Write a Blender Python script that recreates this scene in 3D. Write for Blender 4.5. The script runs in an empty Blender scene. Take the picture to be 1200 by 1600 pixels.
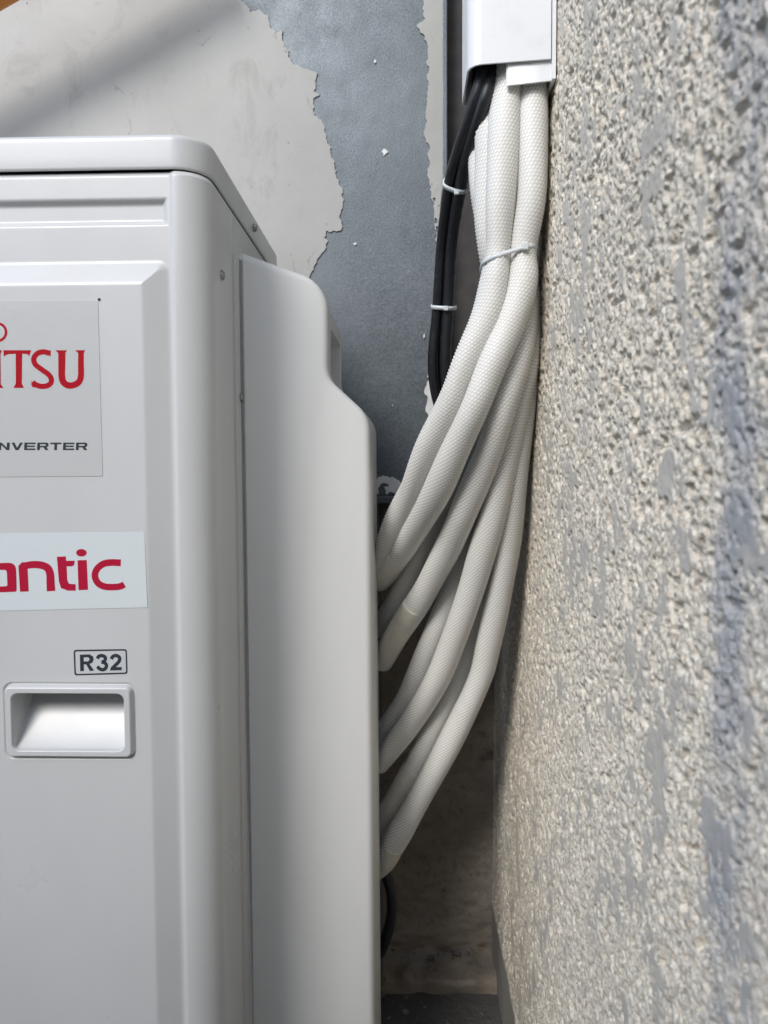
import bpy, bmesh, math, random
import numpy as np
from mathutils import Vector, Matrix, Euler

sc = bpy.context.scene
COL = sc.collection
R = math.radians

# ------------------------------------------------------------------ camera
CZ = 0.80                                   # lens height above the ground
FPX = 1155.0                                # focal length in pixels of the 1200 x 1600 picture
YAW, PITCH, ROLL = R(1.685), R(-2.973), R(-0.25)
cam_d = bpy.data.cameras.new('camera')
cam = bpy.data.objects.new('camera', cam_d)
COL.objects.link(cam)
cam_d.sensor_fit = 'VERTICAL'
cam_d.sensor_height = 36.0
cam_d.lens = 36.0 * FPX / 1600.0
cam_d.clip_start = 0.01
cam_d.clip_end = 400.0
cam_d.dof.use_dof = True
cam_d.dof.focus_distance = 0.74
cam_d.dof.aperture_fstop = 10.5
CM = Matrix.Rotation(YAW, 3, 'Z') @ Matrix.Rotation(math.pi / 2 + PITCH, 3, 'X') @ Matrix.Rotation(ROLL, 3, 'Z')
M4 = CM.to_4x4()
M4.translation = (0, 0, CZ)
cam.matrix_world = M4
sc.camera = cam
sc.render.resolution_x, sc.render.resolution_y = 768, 1024

# ------------------------------------------------------------------ sky and sun
SUN_AZ = Vector((-0.45, -0.89, 0)).normalized()
SUN_EL = R(37)
to_sun = (SUN_AZ * math.cos(SUN_EL) + Vector((0, 0, math.sin(SUN_EL)))).normalized()
world = bpy.data.worlds.new('World')
sc.world = world
world.use_nodes = True
wn = world.node_tree
wn.nodes.clear()
sky = wn.nodes.new('ShaderNodeTexSky')
sky.sky_type = 'NISHITA'
sky.sun_disc = False
sky.sun_elevation = SUN_EL
sky.sun_rotation = math.atan2(SUN_AZ.x, SUN_AZ.y)
sky.dust_density = 1.0
sky.air_density = 1.0
bg = wn.nodes.new('ShaderNodeBackground')
bg.inputs['Strength'].default_value = 0.15
wo = wn.nodes.new('ShaderNodeOutputWorld')
wn.links.new(sky.outputs[0], bg.inputs[0])
wn.links.new(bg.outputs[0], wo.inputs[0])
sun_d = bpy.data.lights.new('sun', 'SUN')
sun_d.energy = 1.15
sun_d.angle = R(20)
sun_d.color = (1.0, 0.98, 0.955)
sun = bpy.data.objects.new('sun', sun_d)
sun.rotation_euler = to_sun.to_track_quat('Z', 'Y').to_euler()
sun.location = (0, 0, 5)
COL.objects.link(sun)
sc.view_settings.view_transform = 'Standard'
sc.view_settings.look = 'None'
sc.view_settings.gamma = 1.0
sc.view_settings.exposure = 0.93
sc.render.engine = 'CYCLES'

# ------------------------------------------------------------------ helpers
def ray(px, py):
    return CM @ Vector(((px - 600.0) / FPX, -(py - 800.0) / FPX, -1.0))

def P(px, py, Y):
    """the point at depth Y that shows at a pixel of the photograph"""
    d = ray(px, py)
    p = d * (Y / d.y)
    return Vector((p.x, Y, p.z + CZ))

def PX(px, py, X):
    d = ray(px, py)
    p = d * (X / d.x)
    return Vector((X, p.y, p.z + CZ))

def link(name, me, mat, parent=None, smooth=False):
    o = bpy.data.objects.new(name, me)
    COL.objects.link(o)
    if mat is not None:
        me.materials.append(mat)
    if parent is not None:
        o.parent = parent
        o.matrix_parent_inverse = parent.matrix_world.inverted() if False else Matrix.Translation(parent.location).inverted()
    if smooth:
        me.polygons.foreach_set('use_smooth', np.ones(len(me.polygons), dtype=bool))
    return o

def mesh(name, verts, faces, mat, parent=None, smooth=False):
    me = bpy.data.meshes.new(name)
    me.from_pydata([tuple(v) for v in verts], [], faces)
    me.update()
    return link(name, me, mat, parent, smooth)

def grid_mesh(name, V, mat, parent=None, smooth=True, keep=None, wrap=False, attrs=None, flip=False):
    """V: (n, m, 3) array of points"""
    n, m = V.shape[:2]
    idx = np.arange(n * m).reshape(n, m)
    if wrap:
        idx = np.concatenate([idx, idx[:, :1]], axis=1)
    a, b, c, d = idx[:-1, :-1], idx[:-1, 1:], idx[1:, 1:], idx[1:, :-1]
    q = np.stack([a, d, c, b] if flip else [a, b, c, d], axis=-1)
    q = q[keep] if keep is not None else q.reshape(-1, 4)
    me = bpy.data.meshes.new(name)
    me.vertices.add(n * m)
    me.vertices.foreach_set('co', V.reshape(-1).astype(np.float32))
    nf = len(q)
    me.loops.add(nf * 4)
    me.loops.foreach_set('vertex_index', q.reshape(-1).astype(np.int32))
    me.polygons.add(nf)
    me.polygons.foreach_set('loop_start', np.arange(0, nf * 4, 4, dtype=np.int32))
    me.update(calc_edges=True)
    me.validate()
    for k, v in (attrs or {}).items():
        at = me.attributes.new(k, 'FLOAT', 'POINT')
        at.data.foreach_set('value', v.reshape(-1).astype(np.float32))
    return link(name, me, mat, parent, smooth)

def box(name, lo, hi, mat, parent=None, bevel=0.0, seg=2):
    bm = bmesh.new()
    bmesh.ops.create_cube(bm, size=1.0)
    lo, hi = Vector(lo), Vector(hi)
    for v in bm.verts:
        v.co = Vector((lo[i] + (v.co[i] + 0.5) * (hi[i] - lo[i]) for i in range(3)))
    if bevel > 0:
        bmesh.ops.bevel(bm, geom=list(bm.edges), offset=bevel, segments=seg, profile=0.5, affect='EDGES')
    me = bpy.data.meshes.new(name)
    bm.to_mesh(me)
    bm.free()
    return link(name, me, mat, parent, bevel > 0 and seg > 2)

def fillet(pts, r, seg=5):
    out = []
    n = len(pts)
    for i in range(n):
        a, b, c = Vector(pts[i - 1]), Vector(pts[i]), Vector(pts[(i + 1) % n])
        rr = r[i] if isinstance(r, (list, tuple)) else r
        if rr <= 0:
            out.append((b.x, b.y))
            continue
        u, w = (a - b), (c - b)
        k = min(rr, u.length * 0.49, w.length * 0.49)
        p0, p1 = b + u.normalized() * k, b + w.normalized() * k
        for s in range(seg + 1):
            t = s / seg
            q = p0 * (1 - t) ** 2 + b * 2 * t * (1 - t) + p1 * t * t
            out.append((q.x, q.y))
    return out

def plate(name, outlines, fn, mat, parent=None, half=0.001, bevel=0.0, bres=3, smooth=False):
    """flat outlines (with holes) given thickness; fn maps (u, v, w) to a point of the scene"""
    cu = bpy.data.curves.new(name, 'CURVE')
    cu.dimensions = '2D'
    cu.fill_mode = 'BOTH'
    cu.extrude = max(half - bevel, 0.0)
    cu.bevel_depth = bevel
    cu.bevel_resolution = bres
    cu.offset = -bevel
    for pts in outlines:
        sp = cu.splines.new('POLY')
        sp.points.add(len(pts) - 1)
        sp.points.foreach_set('co', [c for p in pts for c in (p[0], p[1], 0, 1)])
        sp.use_cyclic_u = True
    tmp = bpy.data.objects.new('tmp', cu)
    COL.objects.link(tmp)
    dg = bpy.context.evaluated_depsgraph_get()
    me = bpy.data.meshes.new_from_object(tmp.evaluated_get(dg))
    bpy.data.objects.remove(tmp)
    bpy.data.curves.remove(cu)
    me.name = name
    for v in me.vertices:
        v.co = fn(v.co.x, v.co.y, v.co.z)
    me.materials.clear()
    o = link(name, me, mat, parent, smooth)
    if smooth:
        me.set_sharp_from_angle(angle=R(42))
    return o

def catmull(pts, n):
    pts = np.array(pts, dtype=float)
    p = np.vstack([2 * pts[0] - pts[1], pts, 2 * pts[-1] - pts[-2]])
    out = []
    for i in range(1, len(p) - 2):
        t = np.linspace(0, 1, 24, endpoint=False)[:, None]
        a, b, c, d = p[i - 1], p[i], p[i + 1], p[i + 2]
        out.append(0.5 * ((2 * b) + (-a + c) * t + (2 * a - 5 * b + 4 * c - d) * t ** 2 + (-a + 3 * b - 3 * c + d) * t ** 3))
    out = np.vstack(out + [p[-2][None]])
    for _ in range(3):                       # soften the joints
        out[1:-1] = 0.25 * out[:-2] + 0.5 * out[1:-1] + 0.25 * out[2:]
    s = np.concatenate([[0], np.cumsum(np.linalg.norm(np.diff(out[:, :3], axis=0), axis=1))])
    if n < 1:
        n = max(int(s[-1] / n), 4)
    q = np.linspace(0, s[-1], n)
    return np.stack([np.interp(q, s, out[:, k]) for k in range(out.shape[1])], axis=1), q

def frames(C):
    T = np.gradient(C, axis=0)
    T /= np.linalg.norm(T, axis=1)[:, None]
    N = np.zeros_like(C)
    ref = np.array([0.0, -1.0, 0.0])
    N[0] = ref - T[0] * ref.dot(T[0])
    N[0] /= np.linalg.norm(N[0])
    for i in range(1, len(C)):
        v = N[i - 1] - T[i] * N[i - 1].dot(T[i])
        N[i] = v / np.linalg.norm(v)
    return T, N, np.cross(T, N)

def tube(name, pts, rad, mat, parent=None, seg=20, step=0.006, weave=0.0, cap=True, wob=0.0, seed=0):
    at = {}
    """pts: x, y, z, radius factor"""
    C4, q = catmull(pts, step)
    C = C4[:, :3]
    T, N, B = frames(C)
    n = len(C)
    ang = np.linspace(0, 2 * math.pi, seg, endpoint=False)
    rr = (rad * C4[:, 3])[:, None] * np.ones((1, seg))
    if wob > 0:
        rng = np.random.default_rng(seed)
        for k in range(5):
            f, ph, a2 = rng.uniform(8, 55), rng.uniform(0, 6.3), rng.integers(1, 3)
            rr = rr * (1 + wob * 0.5 * np.sin(q[:, None] * f + ph + a2 * ang[None, :]))
    if weave > 0:
        i, j = np.arange(n)[:, None], np.arange(seg)[None, :]
        hi = ((i % 2 == 0) & (((j + (i // 2) % 2) % 2) == 0))
        rr = rr + weave * hi
        at = {'thread': hi.astype(float)}
    V = C[:, None, :] + rr[..., None] * (np.cos(ang)[None, :, None] * N[:, None, :] + np.sin(ang)[None, :, None] * B[:, None, :])
    o = grid_mesh(name, V, mat, parent, weave == 0, wrap=True, attrs=at)
    if cap:
        bm = bmesh.new()
        bm.from_mesh(o.data)
        bm.verts.ensure_lookup_table()
        bm.faces.new([bm.verts[j] for j in range(seg)][::-1])
        bm.faces.new([bm.verts[(n - 1) * seg + j] for j in range(seg)])
        bmesh.ops.recalc_face_normals(bm, faces=bm.faces)
        bm.to_mesh(o.data)
        bm.free()
    return o

def empty(name, loc):
    o = bpy.data.objects.new(name, None)
    o.location = loc
    o.empty_display_size = 0.05
    COL.objects.link(o)
    return o

def tag(o, label=None, cat=None, group=None, kind=None):
    if label: o['label'] = label
    if cat: o['category'] = cat
    if group: o['group'] = group
    if kind: o['kind'] = kind
    return o

# lattice noise in numpy
def _hash(ix, iy, seed):
    h = (ix.astype(np.int64) * 374761393 + iy.astype(np.int64) * 668265263 + seed * 1442695041) & 0xffffffff
    h = ((h ^ (h >> 13)) * 1274126177) & 0xffffffff
    return ((h ^ (h >> 16)) & 0xffff) / 65535.0

def noise2(x, y, seed=0):
    x0, y0 = np.floor(x), np.floor(y)
    fx, fy = x - x0, y - y0
    fx = fx * fx * fx * (fx * (fx * 6 - 15) + 10)
    fy = fy * fy * fy * (fy * (fy * 6 - 15) + 10)
    a, b = _hash(x0, y0, seed), _hash(x0 + 1, y0, seed)
    c, d = _hash(x0, y0 + 1, seed), _hash(x0 + 1, y0 + 1, seed)
    return (a * (1 - fx) + b * fx) * (1 - fy) + (c * (1 - fx) + d * fx) * fy

def sstep(a, b, x):
    t = np.clip((x - a) / (b - a), 0, 1)
    return t * t * (3 - 2 * t)

# ------------------------------------------------------------------ materials
class Mat:
    def __init__(s, name, base=(0.5, 0.5, 0.5), rough=0.5, metal=0.0, spec=0.5):
        s.m = bpy.data.materials.new(name)
        s.m.use_nodes = True
        s.nt = s.m.node_tree
        s.b = s.nt.nodes['Principled BSDF']
        s.b.inputs['Base Color'].default_value = (*base, 1)
        s.b.inputs['Roughness'].default_value = rough
        s.b.inputs['Metallic'].default_value = metal
        s.b.inputs['Specular IOR Level'].default_value = spec
        s._co = None
    def n(s, t, **k):
        nd = s.nt.nodes.new(t)
        for a, v in k.items():
            if a.startswith('i_'):
                nd.inputs[a[2:].replace('_', ' ')].default_value = v
            else:
                setattr(nd, a, v)
        return nd
    def l(s, a, b):
        s.nt.links.new(a, b)
    def co(s, scale=(1, 1, 1)):
        if s._co is None:
            s._co = s.n('ShaderNodeNewGeometry').outputs['Position']
        mp = s.n('ShaderNodeMapping')
        mp.inputs['Scale'].default_value = scale
        s.l(s._co, mp.inputs['Vector'])
        return mp.outputs[0]
    def noise(s, scale, detail=4, rough=0.55, vec=(1, 1, 1), dist=0.0):
        nd = s.n('ShaderNodeTexNoise')
        nd.inputs['Scale'].default_value = scale
        nd.inputs['Detail'].default_value = detail
        nd.inputs['Roughness'].default_value = rough
        nd.inputs['Distortion'].default_value = dist
        s.l(s.co(vec), nd.inputs['Vector'])
        return nd.outputs['Fac']
    def ramp(s, fac, stops, interp='LINEAR'):
        r = s.n('ShaderNodeValToRGB')
        r.color_ramp.interpolation = interp
        el = r.color_ramp.elements
        while len(el) < len(stops):
            el.new(0.5)
        for e, (p, c) in zip(el, stops):
            e.position = p
            e.color = (c, c, c, 1) if isinstance(c, (int, float)) else (*c, 1)
        s.l(fac, r.inputs[0])
        return r.outputs[0]
    def mix(s, fac, a, b, mode='MIX'):
        m = s.n('ShaderNodeMix', data_type='RGBA', blend_type=mode)
        for sock, v in ((m.inputs[0], fac), (m.inputs[6], a), (m.inputs[7], b)):
            if hasattr(v, 'is_linked') or hasattr(v, 'links'):
                s.l(v, sock)
            elif isinstance(v, (int, float)):
                sock.default_value = v
            else:
                sock.default_value = (*v, 1)
        return m.outputs[2]
    def math(s, op, a, b=0.0, c=None):
        m = s.n('ShaderNodeMath', operation=op)
        for sock, v in zip(m.inputs, (a, b) if c is None else (a, b, c)):
            if isinstance(v, (int, float)):
                sock.default_value = v
            else:
                s.l(v, sock)
        return m.outputs[0]
    def color(s, v):
        s.l(v, s.b.inputs['Base Color'])
    def rough(s, v):
        s.l(v, s.b.inputs['Roughness'])
    def bump(s, h, dist=0.001, strength=1.0):
        bp = s.n('ShaderNodeBump')
        bp.inputs['Distance'].default_value = dist
        bp.inputs['Strength'].default_value = strength
        s.l(h, bp.inputs['Height'])
        if s.b.inputs['Normal'].is_linked:
            s.l(s.b.inputs['Normal'].links[0].from_socket, bp.inputs['Normal'])
        s.l(bp.outputs[0], s.b.inputs['Normal'])

def make_materials():
    D = {}
    # enamelled casing of the unit: very slight orange peel and dust
    m = Mat('casing_enamel', (0.56, 0.565, 0.55), 0.3, 0.0, 0.6)
    d = m.noise(9, 5, 0.6, (1, 1, 0.35))
    m.color(m.mix(m.ramp(d, [(0.35, 0.0), (0.75, 1.0)]), (0.56, 0.57, 0.57), (0.525, 0.53, 0.525)))
    m.rough(m.ramp(m.noise(14, 5), [(0.3, 0.27), (0.7, 0.36)]))
    m.bump(m.noise(700, 2), 0.00008, 0.5)
    m.bump(m.noise(11, 2), 0.0012, 0.12)
    D['casing'] = m.m
    m = Mat('moulded_casing', (0.52, 0.52, 0.505), 0.45)
    m.color(m.mix(m.ramp(m.noise(12, 5, 0.6, (1, 1, 0.3)), [(0.3, 0.0), (0.75, 1.0)]), (0.75, 0.76, 0.75), (0.71, 0.715, 0.70)))
    m.bump(m.noise(900, 2), 0.0001, 0.6)
    D['moulded'] = m.m
    D['dark_inside'] = Mat('dark_inside', (0.015, 0.015, 0.016), 0.7).m
    m = Mat('zinc_screw', (0.42, 0.42, 0.41), 0.38, 0.85)
    m.color(m.ramp(m.noise(300, 3), [(0.35, (0.2, 0.19, 0.18)), (0.65, (0.45, 0.45, 0.44))]))
    D['screw'] = m.m
    # trunking
    m = Mat('white_plastic', (0.80, 0.81, 0.81), 0.33)
    m.rough(m.ramp(m.noise(60, 4), [(0.3, 0.28), (0.7, 0.42)]))
    m.color(m.mix(m.ramp(m.noise(25, 6, 0.65), [(0.5, 0.0), (0.8, 1.0)]), (0.73, 0.74, 0.745), (0.66, 0.66, 0.65)))
    D['duct'] = m.m
    # braided sleeve
    m = Mat('braided_sleeve', (0.80, 0.79, 0.74), 0.55)
    f = m.ramp(m.noise(14, 5, 0.6), [(0.35, 0.0), (0.72, 1.0)])
    c = m.mix(f, (0.9, 0.895, 0.865), (0.84, 0.825, 0.775))
    th = m.n('ShaderNodeAttribute', attribute_name='thread').outputs['Fac']
    m.color(m.mix(m.ramp(th, [(0.0, 0.8), (0.6, 0.0)]), c, (0.53, 0.525, 0.485)))
    D['sleeve'] = m.m
    m = Mat('aged_sleeve', (0.62, 0.59, 0.5), 0.6)
    m.color(m.mix(m.ramp(m.noise(26, 4), [(0.3, 0.0), (0.7, 1.0)]), (0.74, 0.72, 0.64), (0.6, 0.57, 0.49)))
    m.bump(m.noise(400, 3), 0.0004, 0.8)
    D['aged'] = m.m
    m = Mat('black_cable', (0.012, 0.013, 0.016), 0.36)
    m.rough(m.ramp(m.noise(90, 4), [(0.3, 0.28), (0.7, 0.55)]))
    m.color(m.mix(m.ramp(m.noise(160, 6, 0.7), [(0.6, 0.0), (0.75, 1.0)]), (0.012, 0.013, 0.016), (0.07, 0.07, 0.07)))
    D['cable'] = m.m
    m = Mat('clear_nylon', (0.62, 0.63, 0.63), 0.3)
    m.b.inputs['Subsurface Weight'].default_value = 0.1
    D['nylon'] = m.m
    # galvanised sheet: fine spangle that glitters
    m = Mat('galvanised_steel', (0.3, 0.34, 0.37), 0.42, 0.5)
    f = m.noise(7, 5, 0.6)
    sp = m.noise(420, 3, 0.7)
    c = m.mix(m.ramp(f, [(0.3, 0.0), (0.7, 1.0)]), (0.068, 0.082, 0.09), (0.112, 0.128, 0.137))
    c = m.mix(m.ramp(sp, [(0.35, 0.0), (0.7, 0.55)]), c, (0.21, 0.235, 0.25))
    m.color(c)
    m.rough(m.ramp(m.noise(30, 5), [(0.3, 0.36), (0.7, 0.52)]))
    m.bump(m.noise(520, 3, 0.7), 0.0006, 0.45)
    m.bump(m.noise(18, 4), 0.003, 0.25)
    D['zinc'] = m.m
    # old paint film: scuffs, hair cracks, specks of dirt
    m = Mat('old_paint', (0.6, 0.59, 0.56), 0.5)
    c = m.mix(m.ramp(m.noise(5, 6, 0.6), [(0.3, 0.0), (0.72, 1.0)]), (0.375, 0.37, 0.35), (0.31, 0.305, 0.285))
    c = m.mix(m.ramp(m.noise(16, 8, 0.72, (1, 1, 0.6), 0.6), [(0.54, 0.0), (0.74, 0.6)]), c, (0.2, 0.185, 0.165))
    vo = m.n('ShaderNodeTexVoronoi', feature='DISTANCE_TO_EDGE')
    vo.inputs['Scale'].default_value = 9.0
    wv = m.n('ShaderNodeVectorMath', operation='ADD')
    nz = m.n('ShaderNodeTexNoise')
    nz.inputs['Scale'].default_value = 22.0
    nz.inputs['Detail'].default_value = 6.0
    m.l(m.co(), nz.inputs['Vector'])
    sc_ = m.n('ShaderNodeVectorMath', operation='SCALE')
    sc_.inputs['Scale'].default_value = 0.09
    m.l(nz.outputs['Color'], sc_.inputs[0])
    m.l(m.co((1, 1, 0.7)), wv.inputs[0])
    m.l(sc_.outputs[0], wv.inputs[1])
    m.l(wv.outputs[0], vo.inputs['Vector'])
    crack = m.math('MULTIPLY', m.ramp(vo.outputs['Distance'], [(0.0, 1.0), (0.012, 0.0)]), m.ramp(m.noise(13, 3), [(0.57, 0.0), (0.66, 1.0)]))
    c = m.mix(m.math('MULTIPLY', crack, 0.75), c, (0.12, 0.11, 0.1))
    vs = m.n('ShaderNodeTexVoronoi', feature='F1')
    vs.inputs['Scale'].default_value = 75.0
    m.l(m.co((1, 1, 0.8)), vs.inputs['Vector'])
    spk = m.math('MULTIPLY', m.ramp(vs.outputs['Distance'], [(0.06, 1.0), (0.17, 0.0)]), m.ramp(m.noise(35, 4), [(0.56, 0.0), (0.64, 1.0)]))
    c = m.mix(m.math('MULTIPLY', spk, 0.8), c, (0.09, 0.08, 0.075))
    m.color(c)
    m.bump(m.noise(38, 6, 0.65), 0.0012, 0.4)
    D['paint'] = m.m
    m = Mat('chipped_white_paint', (0.68, 0.68, 0.66), 0.5)
    m.color(m.ramp(m.noise(60, 5), [(0.3, (0.55, 0.55, 0.53)), (0.7, (0.72, 0.72, 0.7))]))
    D['chip'] = m.m
    m = Mat('dark_brown_paint', (0.025, 0.022, 0.022), 0.55)
    m.color(m.mix(m.ramp(m.noise(40, 5), [(0.4, 0.0), (0.8, 1.0)]), (0.024, 0.021, 0.021), (0.05, 0.045, 0.042)))
    D['post'] = m.m
    # roughcast: colour of grains, of the floated flats, of grime in the hollows' binder
    m = Mat('roughcast', (0.5, 0.48, 0.44), 0.85, 0.0, 0.3)
    fl = m.n('ShaderNodeAttribute', attribute_name='flat').outputs['Fac']
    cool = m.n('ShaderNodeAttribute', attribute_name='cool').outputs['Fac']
    plinth = m.n('ShaderNodeAttribute', attribute_name='plinth').outputs['Fac']
    g = m.noise(330, 4, 0.75)
    c = m.ramp(g, [(0.28, (0.26, 0.22, 0.17)), (0.4, (0.56, 0.505, 0.41)), (0.54, (0.77, 0.71, 0.595)), (0.72, (0.87, 0.82, 0.715))])
    c = m.mix(m.ramp(m.noise(90, 3, 0.7), [(0.55, 0.0), (0.75, 0.8)]), c, (0.52, 0.455, 0.38))
    gv = m.n('ShaderNodeTexVoronoi', feature='F1')
    gv.inputs['Scale'].default_value = 380.0
    m.l(m.co(), gv.inputs['Vector'])
    sepc = m.n('ShaderNodeSeparateColor')
    m.l(gv.outputs['Color'], sepc.inputs[0])
    c = m.mix(m.ramp(sepc.outputs[0], [(0.86, 0.0), (0.92, 0.6)]), c, (0.24, 0.205, 0.165))
    c = m.mix(m.ramp(sepc.outputs[1], [(0.88, 0.0), (0.94, 0.5)]), c, (0.55, 0.42, 0.29))
    flc = m.mix(m.ramp(m.noise(30, 5), [(0.3, 0.0), (0.7, 1.0)]), (0.50, 0.47, 0.415), (0.60, 0.565, 0.50))
    c = m.mix(fl, c, flc)
    c = m.mix(m.ramp(m.noise(4, 4, 0.6), [(0.4, 0.0), (0.75, 0.45)]), c, (0.56, 0.52, 0.45))
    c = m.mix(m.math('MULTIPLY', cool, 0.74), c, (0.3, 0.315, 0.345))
    c = m.mix(plinth, c, (0.3, 0.285, 0.255))
    m.color(c)
    m.bump(m.noise(900, 3, 0.7), 0.0007, 0.6)
    D['roughcast'] = m.m
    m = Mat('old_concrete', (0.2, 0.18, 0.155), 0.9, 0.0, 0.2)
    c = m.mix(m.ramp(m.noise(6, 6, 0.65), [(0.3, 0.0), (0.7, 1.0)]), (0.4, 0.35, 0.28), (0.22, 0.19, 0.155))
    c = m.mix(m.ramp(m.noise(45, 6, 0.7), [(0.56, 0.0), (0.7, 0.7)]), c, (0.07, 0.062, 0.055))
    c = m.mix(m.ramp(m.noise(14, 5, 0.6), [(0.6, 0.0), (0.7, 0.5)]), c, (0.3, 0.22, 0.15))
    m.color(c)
    m.bump(m.noise(55, 8, 0.7), 0.006, 0.9)
    D['concrete'] = m.m
    m = Mat('damp_ground', (0.06, 0.058, 0.055), 0.8, 0.0, 0.3)
    c = m.mix(m.ramp(m.noise(24, 7, 0.7), [(0.35, 0.0), (0.7, 1.0)]), (0.045, 0.04, 0.035), (0.105, 0.093, 0.08))
    c = m.mix(m.ramp(m.noise(1.3, 4), [(0.35, 0.0), (0.65, 1.0)]), c, (0.13, 0.125, 0.115))
    m.color(c)
    m.bump(m.noise(70, 7, 0.7), 0.008, 0.9)
    D['ground'] = m.m
    m = Mat('rubble', (0.16, 0.15, 0.14), 0.9)
    m.color(m.ramp(m.noise(60, 4), [(0.3, (0.06, 0.055, 0.05)), (0.7, (0.24, 0.22, 0.2))]))
    D['rubble'] = m.m
    # stickers and print
    m = Mat('silver_film', (0.56, 0.57, 0.565), 0.22, 0.1)
    m.bump(m.noise(20, 3), 0.002, 0.3)
    m.bump(m.noise(160, 3, 0.6), 0.0003, 0.3)
    D['film'] = m.m
    m = Mat('pale_film', (0.62, 0.67, 0.68), 0.3)
    m.bump(m.noise(20, 3), 0.001, 0.2)
    D['pale_film'] = m.m
    D['red'] = Mat('red_print', (0.38, 0.003, 0.012), 0.6, 0.0, 0.12).m
    D['crimson'] = Mat('crimson_print', (0.40, 0.006, 0.035), 0.5, 0.0, 0.2).m
    D['ink'] = Mat('dark_print', (0.03, 0.038, 0.05), 0.55, 0.0, 0.2).m
    m = Mat('orange_plastic', (0.62, 0.22, 0.03), 0.45)
    D['orange'] = m.m
    return D
MT = make_materials()

# ------------------------------------------------------------------ the ground and the walls
W = 0.138          # distance of the roughcast wall to the right of the lens
ZB = 1.175         # back wall
o = mesh('ground', [(-60, -60, 0), (60, -60, 0), (60, 60, 0), (-60, 60, 0)], [(0, 1, 2, 3)], MT['ground'])
tag(o, kind='structure')

def build_wall():
    zn, zf = 0.2, ZB + 0.03
    step = 0.00165
    nz = int(math.log(zf / zn) / step)
    zi = zn * np.exp(np.linspace(0, math.log(zf / zn), nz))
    near = np.concatenate([np.linspace(-1.1, 0.05, 60, endpoint=False), np.linspace(0.05, zn, 60, endpoint=False)])
    zi = np.concatenate([near, zi])
    s = np.arange(-0.80, 0.72, step * 1.05)
    zz = np.maximum(zi, zn)[:, None]
    hmid = np.clip(s[None, :] * zz, -CZ - 0.01, 9)
    top, bot = hmid[:, -1:], hmid[:, :1]
    k = np.linspace(0, 1, 26)[1:] ** 2
    hup = top + (2.1 - top) * k[None, :]
    hdn = (bot + (-CZ - 0.01 - bot) * k[None, :])[:, ::-1]
    H = np.concatenate([hdn, hmid, hup], axis=1)
    Z = zi[:, None] * np.ones_like(H)
    zabs = H + CZ
    # relief: crumbly grains, pits, floated flats stretched by the float's stroke
    u, v = Z, zabs
    n1 = noise2(u / 0.0036, v / 0.0036, 1)
    n2 = noise2(u / 0.0022 + 3.1, v / 0.0022, 2)
    n3 = noise2(u / 0.0012, v / 0.0012 + 7.7, 3)
    big = noise2(u / 0.03, v / 0.045, 4)
    rough = 0.50 * n1 + 0.34 * n2 + 0.16 * n3
    pits = noise2(u / 0.0058 + 9, v / 0.006, 8)
    rough = rough - 0.75 * sstep(0.64, 0.85, pits)
    st = 0.62 * noise2(u / 0.021 + 5, v / 0.032, 5) + 0.38 * noise2(u / 0.0085, v / 0.013, 6)
    flat = sstep(0.62, 0.75, st + 0.26 * (n1 - 0.5) + 0.10 * (n2 - 0.5))
    lvl = 0.52 + 0.2 * (big - 0.5) + 0.10 * (n1 - 0.5)
    h = rough * (1 - flat) + lvl * flat
    h = np.minimum(h, 0.70 + 0.1 * (big - 0.5))
    amp = 0.0040
    pl = sstep(0.105, 0.09, zabs + 0.03 * (noise2(u / 0.05, v / 0.05, 11) - 0.5))
    h = h * (1 - pl) + 0.42 * pl + 0.06 * pl * (n1 - 0.5)
    wav = 0.006 * (noise2(u / 0.25, v / 0.3, 9) - 0.5)
    X = W + 0.0033 - amp * h - wav
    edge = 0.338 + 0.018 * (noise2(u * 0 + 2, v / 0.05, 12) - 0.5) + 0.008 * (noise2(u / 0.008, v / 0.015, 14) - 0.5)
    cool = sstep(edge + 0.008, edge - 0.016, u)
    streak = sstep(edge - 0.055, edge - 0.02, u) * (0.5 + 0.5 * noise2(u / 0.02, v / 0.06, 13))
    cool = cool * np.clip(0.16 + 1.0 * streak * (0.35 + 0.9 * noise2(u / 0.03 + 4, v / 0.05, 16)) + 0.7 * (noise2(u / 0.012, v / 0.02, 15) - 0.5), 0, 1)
    V = np.stack([X, Z, zabs], axis=-1)
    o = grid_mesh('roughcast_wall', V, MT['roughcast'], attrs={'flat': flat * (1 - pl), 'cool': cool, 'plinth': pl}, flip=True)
    tag(o, 'pale grey roughcast wall with gritty floated render, filling the right side', 'wall')
    return o
build_wall()

o = box('shading_wall', (-3.2, -1.3, -0.01), (1.6, -1.1, 1.58), MT['concrete'])  # added out of view behind the camera to keep light off the unit's lower front
tag(o, 'unseen concrete wall added behind the camera to shade the lower part of the unit', 'wall')

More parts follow.
